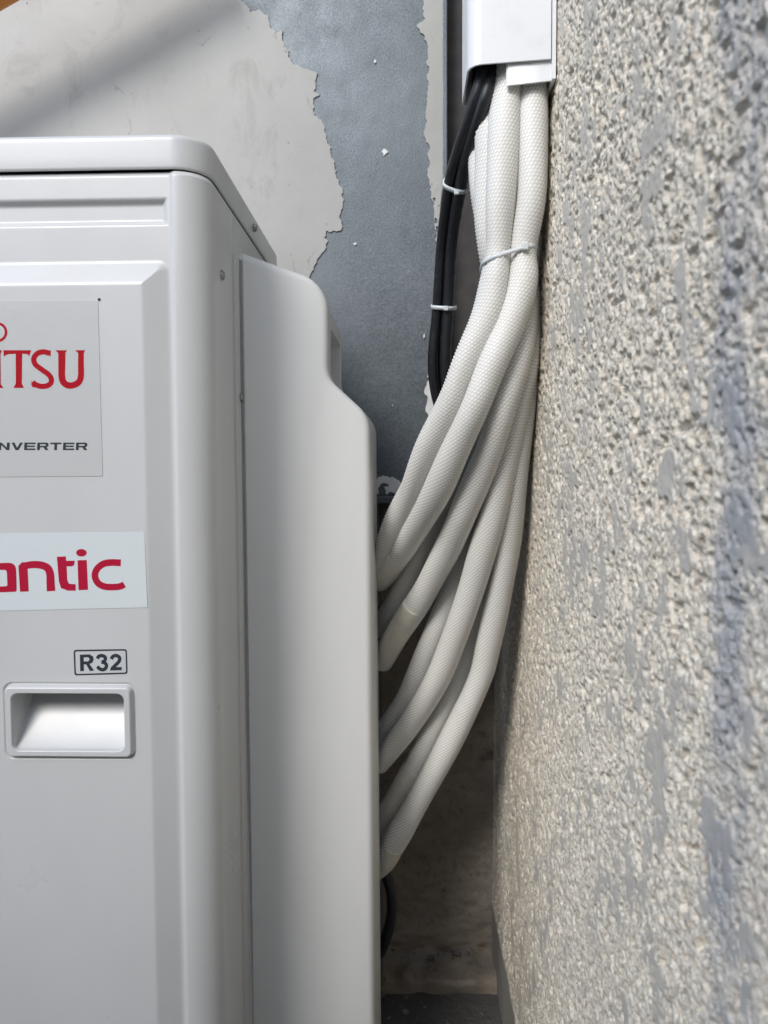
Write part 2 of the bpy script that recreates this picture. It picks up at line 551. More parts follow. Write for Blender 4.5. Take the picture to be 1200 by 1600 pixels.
def build_back():
    xs = np.concatenate([np.linspace(-1.6, -0.2, 30, endpoint=False), np.linspace(-0.2, W + 0.05, 130)])
    zs = np.concatenate([np.linspace(-0.02, 0.75, 240), np.linspace(0.76, 2.9, 40)])
    Xg, Zg = np.meshgrid(xs, zs, indexing='ij')
    h = 0.6 * noise2(Xg / 0.05, Zg / 0.04, 21) + 0.3 * noise2(Xg / 0.018, Zg / 0.012, 22) + 0.15 * noise2(Xg / 0.007, Zg / 0.006, 23)
    V = np.stack([Xg, ZB - 0.012 * (h - 0.5), Zg], axis=-1)
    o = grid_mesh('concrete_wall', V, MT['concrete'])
    tag(o, 'dark rough concrete wall in the shade behind the hoses', 'wall')
    # broken footing along the bottom
    xs = np.linspace(-1.2, W + 0.02, 260)
    t = np.linspace(0, 1, 14)
    Xg, Tg = np.meshgrid(xs, t, indexing='ij')
    prof_y = ZB - 0.075 * np.clip(1.6 - 2.2 * Tg, 0, 1)
    prof_z = 0.02 * np.clip(Tg * 4, 0, 1) + 0.012 * Tg
    nn = noise2(Xg / 0.02, Tg * 5, 31) - 0.5
    V = np.stack([Xg, prof_y - 0.012 * nn, prof_z + 0.016 * nn * (Tg > 0.05) - 0.005], axis=-1)
    f = grid_mesh('footing', V, MT['concrete'], o)
build_back()

# ------------------------------------------------------------------ steel sheet with peeling paint
ZS = 1.06
def jag(pts, amp, depth=3, seed=1):
    rnd = random.Random(seed)
    pts = [Vector((p[0], p[1])) for p in pts]
    for k in range(depth):
        out = []
        for a, b in zip(pts[:-1], pts[1:]):
            d = b - a
            nrm = Vector((-d.y, d.x))
            L = d.length
            out += [a, a + d * rnd.uniform(0.4, 0.6) + nrm.normalized() * rnd.gauss(0, amp) * min(L * 0.12, 3.2)] if L > 2.2 else [a]
        pts = out + [pts[-1]]
    return [(p.x, p.y) for p in pts]

def sheet_fn(Y):
    return lambda u, v, w: P(u, v, Y) + Vector((0, -w, 0))
def on_sheet(pts, Y=ZS):
    return [(P(a, b, Y).x, P(a, b, Y).z) for a, b in pts]
def xz(Y):
    return lambda u, v, w: Vector((u, Y - w, v))

def build_sheet():
    xr = P(692, 150, ZS).x
    zb = P(600, 774, ZS).z
    root = empty('steel_sheet', (-0.4, ZS, zb))
    tag(root, 'galvanised steel sheet with pale paint peeling off in a ragged edge', 'metal sheet')
    # the sheet itself, faintly dented
    xs = np.linspace(-1.5, xr, 110)
    zs = np.linspace(zb, 2.3, 110)
    Xg, Zg = np.meshgrid(xs, zs, indexing='ij')
    Yg = ZS + 0.0022 * (noise2(Xg / 0.2, Zg / 0.25, 41) - 0.5)
    grid_mesh('sheet', np.stack([Xg, Yg, Zg], axis=-1), MT['zinc'], root)
    box('folded_edge', (xr - 0.001, ZS - 0.003, zb), (xr + 0.006, ZS + 0.03, 2.3), MT['zinc'], root, 0.0012)
    box('bottom_rail', (-1.5, ZS - 0.006, zb - 0.012), (xr + 0.004, ZS + 0.03, zb - 0.001), MT['zinc'], root, 0.0015)
    edge = [(374, -140), (368, -70), (372, -30), (375, 0), (385, 9), (392, 20), (418, 24), (422, 38), (432, 52), (443, 49), (443, 66), (452, 80), (456, 98), (470, 106), (497, 116),
            (494, 131), (500, 150), (490, 158), (490, 172), (499, 187), (508, 200), (510, 218), (518, 232), (523, 262), (530, 288), (536, 300), (533, 330),
            (530, 362), (510, 362), (513, 378), (508, 392), (495, 408), (486, 428), (478, 446), (470, 480), (440, 520), (400, 560), (380, 640), (330, 700)]
    e = jag(edge, 1.0, 4, 5)
    poly = on_sheet(e) + on_sheet([(-500, 720), (-500, -140)])
    plate('paint_film', [poly], xz(ZS - 0.0016), MT['paint'], root, 0.0008, 0.0003, 1)
    left = [(661, -140), (660, -60), (663, 0), (661, 25), (664, 60), (666, 100), (669, 140), (667, 158), (665, 175), (663, 205), (669, 225), (672, 255), (673, 310), (678, 345), (680, 375), (683, 386)]
    l2 = jag(left, 1.0, 4, 8)
    poly = on_sheet(l2) + on_sheet([(685, 380), (686, 350), (688, 320), (691.4, 290), (691.6, -140)])
    holes = [on_sheet([(676, 311), (679, 309), (681, 313), (678, 317)]), on_sheet([(679, 341), (682, 342), (684, 347), (681, 351), (679, 347)]), on_sheet([(684, 322), (686, 321), (686, 324)]),
             on_sheet([(681, 355), (684, 354), (684, 364), (681, 366), (682, 360)])]
    plate('paint_strip', [poly] + holes, xz(ZS - 0.0016), MT['paint'], root, 0.0008, 0.0002, 1)
    for k, pts in enumerate([
            [(669, 584), (672, 583), (674, 600), (678, 632), (676, 648), (670, 652), (665, 643), (667, 630), (663, 614), (667, 600)],
            [(586, 752), (592, 745), (604, 744), (611, 746), (614, 745), (625, 753), (628, 762), (627, 770), (618, 773), (604, 773), (600, 761), (608, 760), (607, 757), (594, 757), (592, 772), (586, 772)],
            [(596, 237), (600, 233), (604, 235), (607, 239), (602, 242), (599, 245)],
            [(551, 381), (555, 379), (558, 382), (554, 384)], [(584, 97), (586, 94), (588, 97), (586, 100)],
            [(661, 524), (663, 521), (664, 527), (662, 529)], [(612, 633), (615, 632), (614, 635)]]):
        q = jag(pts + pts[:1], 0.8, 3, 20 + k)[:-1]
        plate('paint_chip', [on_sheet(q)], xz(ZS - 0.0014), MT['chip'], root, 0.0007)
build_sheet()

# dark frame post between the sheet and the roughcast wall
x0 = P(700, 200, 1.09).x
post = box('frame_post', (x0 - 0.02, 1.095, P(700, 1010, 1.1).z), (W - 0.002, 1.15, 2.25), MT['post'], None, 0.003)
tag(post, 'dark brown metal frame post between steel sheet and roughcast wall', 'post')
# slim upright that shows under the sheet's lower edge, beside the unit
xa = P(586, 800, 1.09).x
o = box('support_post', (xa - 0.016, 1.076, 0.012), (xa + 0.007, 1.13, P(588, 783, 1.09).z - 0.001), MT['zinc'], None, 0.002)
tag(o, 'thin grey steel upright under the sheet, just right of the unit', 'post')

# ------------------------------------------------------------------ the outdoor unit
XU = -0.171        # right side of the casing
YF = 0.640         # front of the casing
YP = 0.632         # raised front panel
YR = 0.985         # back of the casing
UL = -0.98
UB = 0.05
lid_bot = P(150, 267, YF).z
lid_top = P(150, 211, YF).z
unit = empty('outdoor_unit', ((UL + XU) / 2, (YF + YR) / 2, 0.0))
tag(unit, 'off-white outdoor air conditioning unit with bulging side cover and red lettering', 'air conditioner')
REC = P(265, 406, YF)
GR0, GR1 = P(150, 310, YF).z, P(150, 354, YF).z
GRX = P(262, 330, YF).x
COLX = P(271, 330, YF).x
HX0, HX1 = P(3, 1120, YP).x, P(216, 1120, YP).x
HZ0, HZ1 = P(110, 1189, YP).z, P(110, 1063, YP).z

def dense(a, b, marks, fine, coarse, span):
    xs = {round(a, 6), round(b, 6)}
    x = a
    while x < b:
        dd = min([abs(x - m) for m in marks] + [9])
        x += fine if dd < span else min(coarse, max(fine, (dd - span) * 0.6))
        if x < b:
            xs.add(round(x, 6))
    return sorted(xs)

def build_front():
    RAD = 0.026
    marks_x = [REC.x - 0.012, COLX, GRX, HX0, HX1]
    xs = dense(UL, XU - RAD, marks_x, 0.0009, 0.05, 0.016)
    xs = sorted(set(xs) | {round(HX0, 6), round(HX1, 6)})
    base = [(x, YF, 0.0, -1.0, x) for x in xs]
    for k in range(1, 15):
        a = k / 14 * math.pi / 2
        base.append((XU - RAD + RAD * math.sin(a), YF + RAD - RAD * math.cos(a), math.sin(a), -math.cos(a), XU - RAD + RAD * a))
    for y in np.linspace(YF + RAD, 0.7375, 6)[1:]:
        base.append((XU, y, 1.0, 0.0, XU + y))
    base.append((XU - 0.012, 0.7385, 1.0, 0.0, 9))
    base = np.array(base)
    zs = dense(UB, lid_bot - 0.0013, [REC.z - 0.012, GR0, GR1, HZ0, HZ1, lid_bot], 0.0009, 0.05, 0.014)
    zs = np.array(sorted(set(zs) | {round(HZ0, 6), round(HZ1, 6)}))
    U = base[:, 4][:, None]
    Zg = zs[None, :] * np.ones_like(U)
    Ug = U * np.ones_like(Zg)
    # raised panel with a bevelled border
    a, b = REC.x - Ug, REC.z - Zg
    r = 0.010
    q = np.maximum(r - a, 0) ** 2 + np.maximum(r - b, 0) ** 2
    din = np.where((a < r) & (b < r), r - np.sqrt(q), np.minimum(a, b))
    wdt = 0.023
    t = np.clip(din / wdt, 0, 1)
    soft = 0.13
    ts = np.where(t < soft, t * t / (2 * soft), np.where(t > 1 - soft, (1 - soft) - (1 - t) ** 2 / (2 * soft), t - soft / 2)) / (1 - soft)
    d = 0.0085 * ts
    # pressed groove near the top
    gi = np.minimum(np.minimum(GRX - Ug, GR0 - Zg), Zg - GR1)
    d = d - 0.0042 * sstep(0.0, 0.0058, gi)
    # pillar stands a little proud of the band
    d = d + 0.0022 * sstep(COLX - 0.004, COLX + 0.001, Ug) * (Ug < 8)
    # rolled top rim
    d = d - 0.0022 * sstep(0.004, 0.0, (lid_bot - 0.0013) - Zg)
    V = np.stack([base[:, 0][:, None] + base[:, 2][:, None] * d, base[:, 1][:, None] + base[:, 3][:, None] * d, Zg], axis=-1)
    xm = 0.5 * (Ug[:-1, :-1] + Ug[1:, 1:])
    zm = 0.5 * (Zg[:-1, :-1] + Zg[1:, 1:])
    keep = ~((xm > HX0) & (xm < HX1) & (zm > HZ0) & (zm < HZ1))
    fp = grid_mesh('front_panel', V, MT['casing'], unit, keep=keep)
    return fp
build_front()

def build_handle():
    cx, cz = (HX0 + HX1) / 2, (HZ0 + HZ1) / 2
    nx, nz_ = 230, 150
    xs, zs = np.linspace(HX0, HX1, nx), np.linspace(HZ0, HZ1, nz_)
    Xg, Zg = np.meshgrid(xs, zs, indexing='ij')
    hw, hh = (HX1 - HX0) / 2, (HZ1 - HZ0) / 2
    def rr(w, h, r, ox=0, oz=0):
        qx, qz = np.abs(Xg - cx - ox) - (w - r), np.abs(Zg - cz - oz) - (h - r)
        return -(np.sqrt(np.maximum(qx, 0) ** 2 + np.maximum(qz, 0) ** 2) + np.minimum(np.maximum(qx, qz), 0) - r)
    s = rr(hw - 0.0016, hh - 0.0016, 0.0085)
    groove = -0.0016 * sstep(0, 0.0014, s) * sstep(0.0036, 0.0020, s)
    ring = 0.0042 * sstep(0.0018, 0.0046, s)
    si = rr(hw - 0.0108, hh - 0.0105, 0.0062)
    v = np.clip((Zg - (HZ0 + 0.0105)) / (2 * hh - 0.021), 0, 1)
    floor = 0.003 + 0.036 * v ** 0.85
    wall = 0.040 * np.clip(si / 0.0032, 0, 1)
    rec = np.where(si > 0, np.minimum(wall, floor), 0)
    rec = rec - 0.0008 * sstep(0.0012, 0, np.abs(si))
    d = groove + ring - np.maximum(rec, 0)
    V = np.stack([Xg, YP - 0.0005 - d, Zg], axis=-1)
    grid_mesh('handle', V, MT['casing'], unit)
build_handle()

def rounded_plan(x0, x1, y0, y1, r, seg=12):
    pts = []
    for (cx, cy, a0) in ((x1 - r, y0 + r, -90), (x1 - 0.008, y1 - 0.008, 0), (x0 + 0.008, y1 - 0.008, 90), (x0 + r, y0 + r, 180)):
        rr = r if cy < (y0 + y1) / 2 else 0.008
        for k in range(seg + 1):
            a = R(a0 + 90 * k / seg)
            pts.append((cx + rr * math.cos(a), cy + rr * math.sin(a)))
    return pts

def loft(name, rings, mat, parent, cap_top=True, cap_bot=False):
    n = len(rings[0])
    V = [p for r_ in rings for p in r_]
    F = []
    for i in range(len(rings) - 1):
        for j in range(n):
            F.append((i * n + j, i * n + (j + 1) % n, (i + 1) * n + (j + 1) % n, (i + 1) * n + j))
    if cap_top: F.append(tuple((len(rings) - 1) * n + j for j in range(n)))
    if cap_bot: F.append(tuple(range(n))[::-1])
    o = mesh(name, V, F, mat, parent, True)
    o.data.set_sharp_from_angle(angle=R(50))
    return o

def build_casing():
    rings = []
    for inset, z in ((0.012, lid_bot + 0.004), (0.001, lid_bot + 0.0), (0.0, lid_bot + 0.0012), (-0.0001, lid_bot + 0.0024), (-0.0002, lid_bot + 0.010), (0.0, lid_top - 0.0062), (0.00005, lid_top - 0.0042), (0.0008, lid_top - 0.0018), (0.0028, lid_top - 0.0004), (0.006, lid_top), (0.03, lid_top + 0.001)):
        e = 0.0022 - inset
        rings.append([(x, y, z) for x, y in rounded_plan(UL - e, XU + e, YF - e, YR + 0.004 + e, 0.030 + e * 0.5)])
    loft('lid', rings, MT['casing'], unit)
    # side panel behind the seam, inner body, feet
    xs = XU + 0.0006
    rings = [[(xs - 0.012 + a, 0.7445 + b, z) for (a, b) in ((0, 0), (0.0104, 0), (0.012, 0.0016), (0.012, YR - 0.7445), (0, YR - 0.7445))] for z in (UB, lid_bot - 0.002)]
    loft('side_panel', rings, MT['casing'], unit, True, True)
    box('inner_body', (UL + 0.01, YF + 0.05, UB + 0.01), (XU - 0.004, YR - 0.002, lid_bot + 0.002), MT['dark_inside'], unit)
    for x in (XU - 0.14, UL + 0.14):
        box('foot', (x - 0.03, YF - 0.02, 0.0), (x + 0.03, YR + 0.03, UB - 0.0008), MT['casing'], unit, 0.004)
build_casing()

# side cover over the service valves
CS = Vector((XU, 0.766, 0))                      # where its slanting face leaves the casing
CDIR = Vector((4.0, 1.0, 0)).normalized()
CN = Vector((CDIR.y, -CDIR.x, 0))                # outward
YC = 0.934                                       # its open back
def on_cover(px, py):
    d = ray(px, py)
    o0 = Vector((0, 0, CZ))
    t = (CS - o0).dot(CN) / d.dot(CN)
    p = o0 + d * t
    return ((p - CS).dot(CDIR), p.z)
def build_cover():
    top = on_cover(376, 389)
    edge = [on_cover(376, 392), on_cover(496, 434), on_cover(515, 468), on_cover(515, 590), on_cover(580, 650), on_cover(584, 700)]
    zlow = 0.045
    out = [(-0.004, top[1] + 0.0005)] + edge[1:]
    out[-1] = (edge[-1][0] + 0.0, zlow)
    pts = [(-0.004, zlow)] + [out[0]] + [(edge[1][0] - 0.002, edge[1][1] + 0.0), edge[2], edge[3], edge[4], out[-1]]
    f = fillet(pts, [0, 0.004, 0.016, 0.016, 0.012, 0.016, 0], 6)
    half = 0.02
    def fn(u, v, w):
        p = CS + CDIR * u + CN * (w - half)
        if w < -half * 0.2:
            p = CS + CDIR * u
            p.y = max(YC, p.y)
            v -= 0.03 * float(sstep(top[1] - 0.07, top[1], v))
        p.z = v
        return p
    o = plate('valve_cover', [f], fn, MT['moulded'], unit, half, 0.009, 5, True)
    # grip pocket let into the side of its upper tier
    ex = (CS + CDIR * edge[2][0]).x
    ey = (CS + CDIR * edge[2][0]).y
    cut = box('cutter', (ex - 0.045, ey + 0.030, PX(524, 606, ex).z), (ex + 0.02, YC - 0.012, PX(524, 522, ex).z), MT['moulded'], None, 0.006, 2)
    bm = bmesh.new()
    bm.from_mesh(o.data)
    bmesh.ops.remove_doubles(bm, verts=bm.verts, dist=0.00002)
    bmesh.ops.recalc_face_normals(bm, faces=bm.faces)
    bm.to_mesh(o.data)
    bm.free()
    md = o.modifiers.new('cut', 'BOOLEAN')
    md.object = cut
    md.operation = 'DIFFERENCE'
    md.solver = 'EXACT'
    dg = bpy.context.evaluated_depsgraph_get()
    me = bpy.data.meshes.new_from_object(o.evaluated_get(dg))
    if len(me.polygons) > 50:
        o.modifiers.clear()
        o.data = me
        me.name = 'valve_cover'
        me.polygons.foreach_set('use_smooth', np.ones(len(me.polygons), dtype=bool))
        me.set_sharp_from_angle(angle=R(20))
    bpy.data.objects.remove(cut)
build_cover()

def screw(center, axis, r=0.0042):
    axis = Vector(axis).normalized()
    up = Vector((0, 0, 1))
    s1 = axis.cross(up).normalized()
    s2 = s1.cross(axis)
    V, F = [], []
    prof = [(1.15, 0.0), (1.15, 0.0006), (0.95, 0.0012), (0.92, 0.0022), (0.75, 0.0028)]
    n = 18
    for rr, h in prof:
        for k in range(n):
            a = 2 * math.pi * k / n
            V.append(center + axis * h + (s1 * math.cos(a) + s2 * math.sin(a)) * r * rr)
    for i in range(len(prof) - 1):
        for k in range(n):
            F.append((i * n + k, i * n + (k + 1) % n, (i + 1) * n + (k + 1) % n, (i + 1) * n + k))
    c0 = len(V)                                  # cross recess
    for k in range(n):
        a = 2 * math.pi * k / n
        dp = 0.0014 if (k % (n // 2)) in (0, 4) else 0.0026
        V.append(center + axis * dp + (s1 * math.cos(a) + s2 * math.sin(a)) * r * 0.45)
        F.append(((len(prof) - 1) * n + k, (len(prof) - 1) * n + (k + 1) % n, c0 + (k + 1) % n, c0 + k))
    V.append(center + axis * 0.0012)
    for k in range(n):
        F.append((c0 + k, c0 + (k + 1) % n, len(V) - 1))
    o = mesh('screw', V, F, MT['screw'], unit)
    return o
for px, py, xx in ((346, 430, XU + 0.0022), (397, 356, XU + 0.003)):
    screw(PX(px, py, xx), (1, 0, 0))
screw(PX(376, 621, XU + 0.0008), (1, 0, 0))
# small drilled hole beside the badge
o = mesh('drain_hole', [P(155, 468, YP - 0.0008) + Vector((0.0013 * math.cos(a), 0, 0.0013 * math.sin(a))) for a in np.linspace(0, 2 * math.pi, 12, endpoint=False)],
         [tuple(range(12))], MT['dark_inside'], unit)

# ------------------------------------------------------------------ stickers and print on the front
def poly_on(pts, Y):
    return [(P(a, b, Y).x, P(a, b, Y).z) for a, b in pts]
def stroke(path, w0, w1=None, n=40, closed=False):
    """outline of a brush stroke along a smooth path (picture pixels)"""
    w1 = w0 if w1 is None else w1
    if closed:
        C = np.array(path, float)
    else:
        C, _ = catmull([(a, b, 0) for a, b in path], n)
        C = C[:, :2]
    T = np.gradient(C, axis=0)
    T /= np.linalg.norm(T, axis=1)[:, None] + 1e-9
    Nn = np.stack([-T[:, 1], T[:, 0]], axis=1)
    w = np.linspace(w0, w1, len(C))[:, None] / 2
    return [tuple(p) for p in (C + Nn * w)] + [tuple(p) for p in (C - Nn * w)[::-1]]
def ring_px(cx, cy, rx, ry, n=28):
    return [(cx + rx * math.cos(2 * math.pi * k / n), cy + ry * math.sin(2 * math.pi * k / n)) for k in range(n)]

YS1 = YP - 0.0007
YT1 = YS1 - 0.00024
def glyph(name, polys, mat, parent, Y):
    return plate(name, [poly_on(p, Y) for p in polys], xz(Y), mat, parent, 0.00004)

def c6(pts): return [(x / 3.75, 440 + y / 3.75) for x, y in pts]
def c7(pts): return [(x / 3.75, 800 + y / 3.75) for x, y in pts]

def text_mesh(name, body, x0, x1, y0, y1, Y, mat, parent, bold=0.0):
    cu = bpy.data.curves.new(name, 'FONT')
    cu.body = body
    cu.size = 1.0
    cu.offset = bold
    cu.extrude = 0.01
    cu.resolution_u = 6
    tmp = bpy.data.objects.new('tmp', cu)
    COL.objects.link(tmp)
    dg = bpy.context.evaluated_depsgraph_get()
    me = bpy.data.meshes.new_from_object(tmp.evaluated_get(dg))
    bpy.data.objects.remove(tmp)
    bpy.data.curves.remove(cu)
    co = np.array([v.co[:] for v in me.vertices])
    lo, hi = co.min(0), co.max(0)
    for v, c in zip(me.vertices, co):
        u = (c[0] - lo[0]) / (hi[0] - lo[0])
        t = (c[1] - lo[1]) / (hi[1] - lo[1])
        p = P(x0 + (x1 - x0) * u, y1 + (y0 - y1) * t, Y)
        v.co = (p.x, Y - (0.0004 if c[2] > 0 else 0.0), p.z)
    me.materials.clear()
    me.name = name
    return link(name, me, mat, parent)

def build_print():
    q = fillet(poly_on([(-290, 472), (153, 470), (160.5, 744), (-290, 747)], YS1), 0.0012, 3)
    a = plate('badge', [q], xz(YS1), MT['film'], unit, 0.00018)
    a['label'] = 'glossy silver badge with red capitals'
    L = []
    L.append(c6([(20, 402), (183, 402), (171, 437), (160, 425), (130, 423), (128, 596), (140, 623), (79, 623), (92, 596), (92, 423), (52, 425), (38, 428), (22, 440)]))
    s_path = c6([(292, 422), (262, 412), (224, 418), (199, 446), (206, 484), (246, 516), (288, 548), (302, 580), (286, 606), (248, 614), (214, 606), (190, 590)])
    L.append(stroke(s_path, 8.2, 8.2))
    L.append(c6([(281, 402), (298, 402), (297, 440), (288, 428)]))
    L.append(c6([(183, 582), (200, 598), (204, 622), (187, 616)]))
    u_path = c6([(362, 412), (362, 480), (362, 552), (372, 590), (400, 608), (432, 606), (462, 588), (474, 552), (474, 480), (474, 412)])
    L.append(stroke(u_path, 11.2, 8.6))
    L.append(c6([(324, 402), (392, 402), (381, 420), (342, 420)]))
    L.append(c6([(440, 402), (498, 402), (490, 420), (458, 420)]))
    L.append(c6([(-46, 402), (12, 402), (2, 424), (4, 600), (20, 623), (-52, 623), (-36, 600), (-34, 424)]))
    # the rest of the word runs on to the left
    L.append(c6([(-118, 402), (-62, 402), (-72, 424), (-72, 560), (-92, 610), (-140, 623), (-170, 605), (-150, 600), (-120, 585), (-108, 556), (-106, 424)]))
    L.append(stroke([(a_ - 190 / 3.75 * 2.95, b_) for a_, b_ in u_path], 11.2, 8.6))
    L.append(c6([(-440, 402), (-300, 402), (-306, 440), (-340, 424), (-394, 424), (-394, 500), (-320, 500), (-320, 524), (-394, 524), (-394, 600), (-382, 623), (-446, 623), (-432, 600), (-432, 424)]))
    for k, p in enumerate(L):
        glyph('letter', [p], MT['red'], a, YT1 - 0.000012 * k)
    for k, cx in enumerate((-4.0, -33.0)):
        glyph('emblem_loop', [ring_px(cx, 519, 15.6, 15.6), ring_px(cx, 519, 11.4, 11.6)], MT['red'], a, YT1 - 0.000012 * k)
    sh = dict(I=[[(.3, 0), (.62, 0), (.62, 1), (.3, 1)]],
              N=[[(0, 0), (.26, 0), (.74, .66), (.74, 0), (1, 0), (1, 1), (.74, 1), (.26, .34), (.26, 1), (0, 1)]],
              V=[[(0, 0), (.27, 0), (.52, .68), (.76, 0), (1.02, 0), (.66, 1), (.38, 1)]],
              E=[[(0, 0), (1, 0), (1, .22), (.25, .22), (.25, .39), (.94, .39), (.94, .6), (.25, .6), (.25, .78), (1, .78), (1, 1), (0, 1)]],
              R=[[(0, 0), (.85, 0), (1, .12), (1, .48), (.84, .62), (1.02, 1), (.74, 1), (.56, .64), (.25, .64), (.25, 1), (0, 1)], [(.25, .22), (.74, .22), (.76, .42), (.25, .44)]],
              T=[[(0, 0), (1, 0), (1, .22), (.62, .22), (.62, 1), (.38, 1), (.38, .22), (0, .22)]])
    for k, ch in enumerate('INVERTER'):
        x0 = 136.5 - (8 - k) * 20.2 + 2.4
        glyph('letter', [[(x0 + u * 17.6 - (v - 0.5) * 0.6, 691.5 + v * 11.8) for u, v in g] for g in sh[ch]], MT['ink'], a, YT1)
    q = poly_on([(-330, 838), (225.5, 830.5), (230.5, 949), (-330, 962)], YS1)
    b = plate('supplier_sticker', [q], xz(YS1), MT['pale_film'], unit, 0.00018)
    b['label'] = 'pale sticker with crimson lower-case lettering'
    cp = c7([(708, 298), (650, 296), (606, 304), (570, 332), (556, 372), (572, 414), (610, 436), (660, 440), (704, 436), (728, 424)])
    L = [stroke(cp, 10.6, 10.2)]
    L.append(c7([(454, 283), (508, 281), (516, 456), (460, 458)]))
    L.append(c7(ring_px(477, 239, 31, 22)))
    t_ = [(333, 262), (385, 260), (388, 286), (438, 285), (434, 312), (420, 318), (390, 319), (394, 400), (404, 420), (443, 424), (443, 461), (398, 461), (358, 446), (345, 408)]
    L.append(c7(t_))
    L.append(c7([(108, 316), (130, 294), (160, 296), (168, 465), (117, 467)]))
    L.append(stroke(c7([(132, 318), (190, 308), (244, 312), (280, 330), (294, 366), (296, 410), (299, 463)]), 10.5, 13.2))
    L.append(c7([(-150, 235), (-98, 234), (-90, 470), (-142, 471)]))
    L.append(c7([(x - 590, y + 8) for x, y in t_]))
    for dx, dy in ((0, 0), (-440, 10)):
        ao = fillet([(-74, 300), (94, 297), (98, 467), (-70, 474)], [60, 46, 12, 60], 6)
        ai = fillet([(-24, 340), (40, 338), (43, 434), (-20, 438)], [26, 20, 8, 26], 5)
        glyph('letter', [c7([(x + dx, y + dy) for x, y in g]) for g in (ao, ai)], MT['crimson'], b, YT1)
    for k, p in enumerate(L):
        glyph('letter', [p], MT['crimson'], b, YT1 - 0.000012 * k)
    # refrigerant mark
    fo = fillet(c7([(431, 808), (743, 803), (748, 949), (436, 958)]), 4.2, 4)
    fi = fillet(c7([(440, 817), (735, 812), (739, 940), (445, 949)]), 3.0, 4)
    Ym = YP - 0.00058
    r = plate('refrigerant_mark', [poly_on(fo, Ym), poly_on(fi, Ym)], xz(Ym), MT['ink'], unit, 0.00005)
    G = [[(468, 836), (524, 834), (545, 846), (549, 866), (540, 884), (524, 890), (552, 930), (526, 931), (505, 893), (491, 893), (492, 932), (470, 933)], [(490, 852), (516, 851), (526, 862), (517, 875), (491, 876)]]
    glyph('letter', [c7(g) for g in G], MT['ink'], r, Ym)
    glyph('letter', [stroke(c7([(569, 859), (580, 845), (600, 842), (617, 853), (612, 873), (596, 880)]), 5.4)], MT['ink'], r, Ym)
    glyph('letter', [stroke(c7([(594, 879), (614, 884), (624, 902), (612, 922), (590, 922), (569, 906)]), 5.4)], MT['ink'], r, Ym - 0.00002)
    glyph('letter', [stroke(c7([(652, 862), (662, 846), (682, 841), (700, 853), (698, 874), (676, 898), (656, 918)]), 5.4)], MT['ink'], r, Ym)
    glyph('letter', [c7([(644, 929), (650, 910), (713, 908), (713, 927)])], MT['ink'], r, Ym - 0.00002)
build_print()

# ------------------------------------------------------------------ trunking on the roughcast wall
DZ0, DZ1 = 0.69, 0.772
DXL = 0.0575
duct_bot = P(800, 96, DZ0).z
base_bot = P(800, 129, DZ0).z
def build_duct():
    root = empty('cable_trunking', (W, (DZ0 + DZ1) / 2, duct_bot))
    tag(root, 'white plastic trunking on the roughcast wall, hoses and cables coming out below', 'trunking')
    xr = W - 0.0062
    top = 2.2
    def u_prof(x0, y0, y1, r, xr_, seg=7):
        pts = [(xr_, y0)]
        for k in range(seg + 1):
            a = R(90 * k / seg)
            pts.append((x0 + r - r * math.sin(a), y0 + r - r * math.cos(a)))
        for k in range(seg + 1):
            a = R(90 * k / seg)
            pts.append((x0 + r - r * math.cos(a), y1 - r + r * math.sin(a)))
        return pts + [(xr_, y1)]
    outer = u_prof(DXL, DZ0, DZ1, 0.0125, xr)
    inner = u_prof(DXL + 0.0018, DZ0 + 0.0018, DZ1 - 0.0018, 0.0108, xr)
    ring = outer + inner[::-1]
    slope = lambda x: duct_bot + (x - 0.1) * 0.055
    rings = [[(x, y, slope(x)) for x, y in ring], [(x, y, slope(x) + 0.0005) for x, y in ring], [(x, y, top) for x, y in ring]]
    loft('cover', rings, MT['duct'], root, True, True)
    # base tray against the wall: its legs stick out below the cover
    xb = W - 0.0015
    xl = P(791, 115, DZ0 + 0.004).x
    y0, y1 = DZ0 + 0.0035, DZ1 - 0.0035
    tray = [(xb, y0 - 0.003), (xr + 0.0012, y0 - 0.003), (xr + 0.0012, y0), (xl + 0.002, y0), (xl, y0 + 0.002), (xl + 0.002, y0 + 0.0022), (xb - 0.003, y0 + 0.0022), (xb - 0.003, y1 - 0.0022), (xl + 0.002, y1 - 0.0022), (xl, y1 - 0.001), (xl + 0.002, y1), (xr + 0.0012, y1), (xr + 0.0012, y1 + 0.003), (xb, y1 + 0.003)]
    sl2 = lambda x: base_bot + (x - 0.1) * 0.09
    rings = [[(x, y, sl2(x)) for x, y in tray], [(x, y, top - 0.01) for x, y in tray]]
    loft('base_tray', rings, MT['duct'], root, True, True)
build_duct()

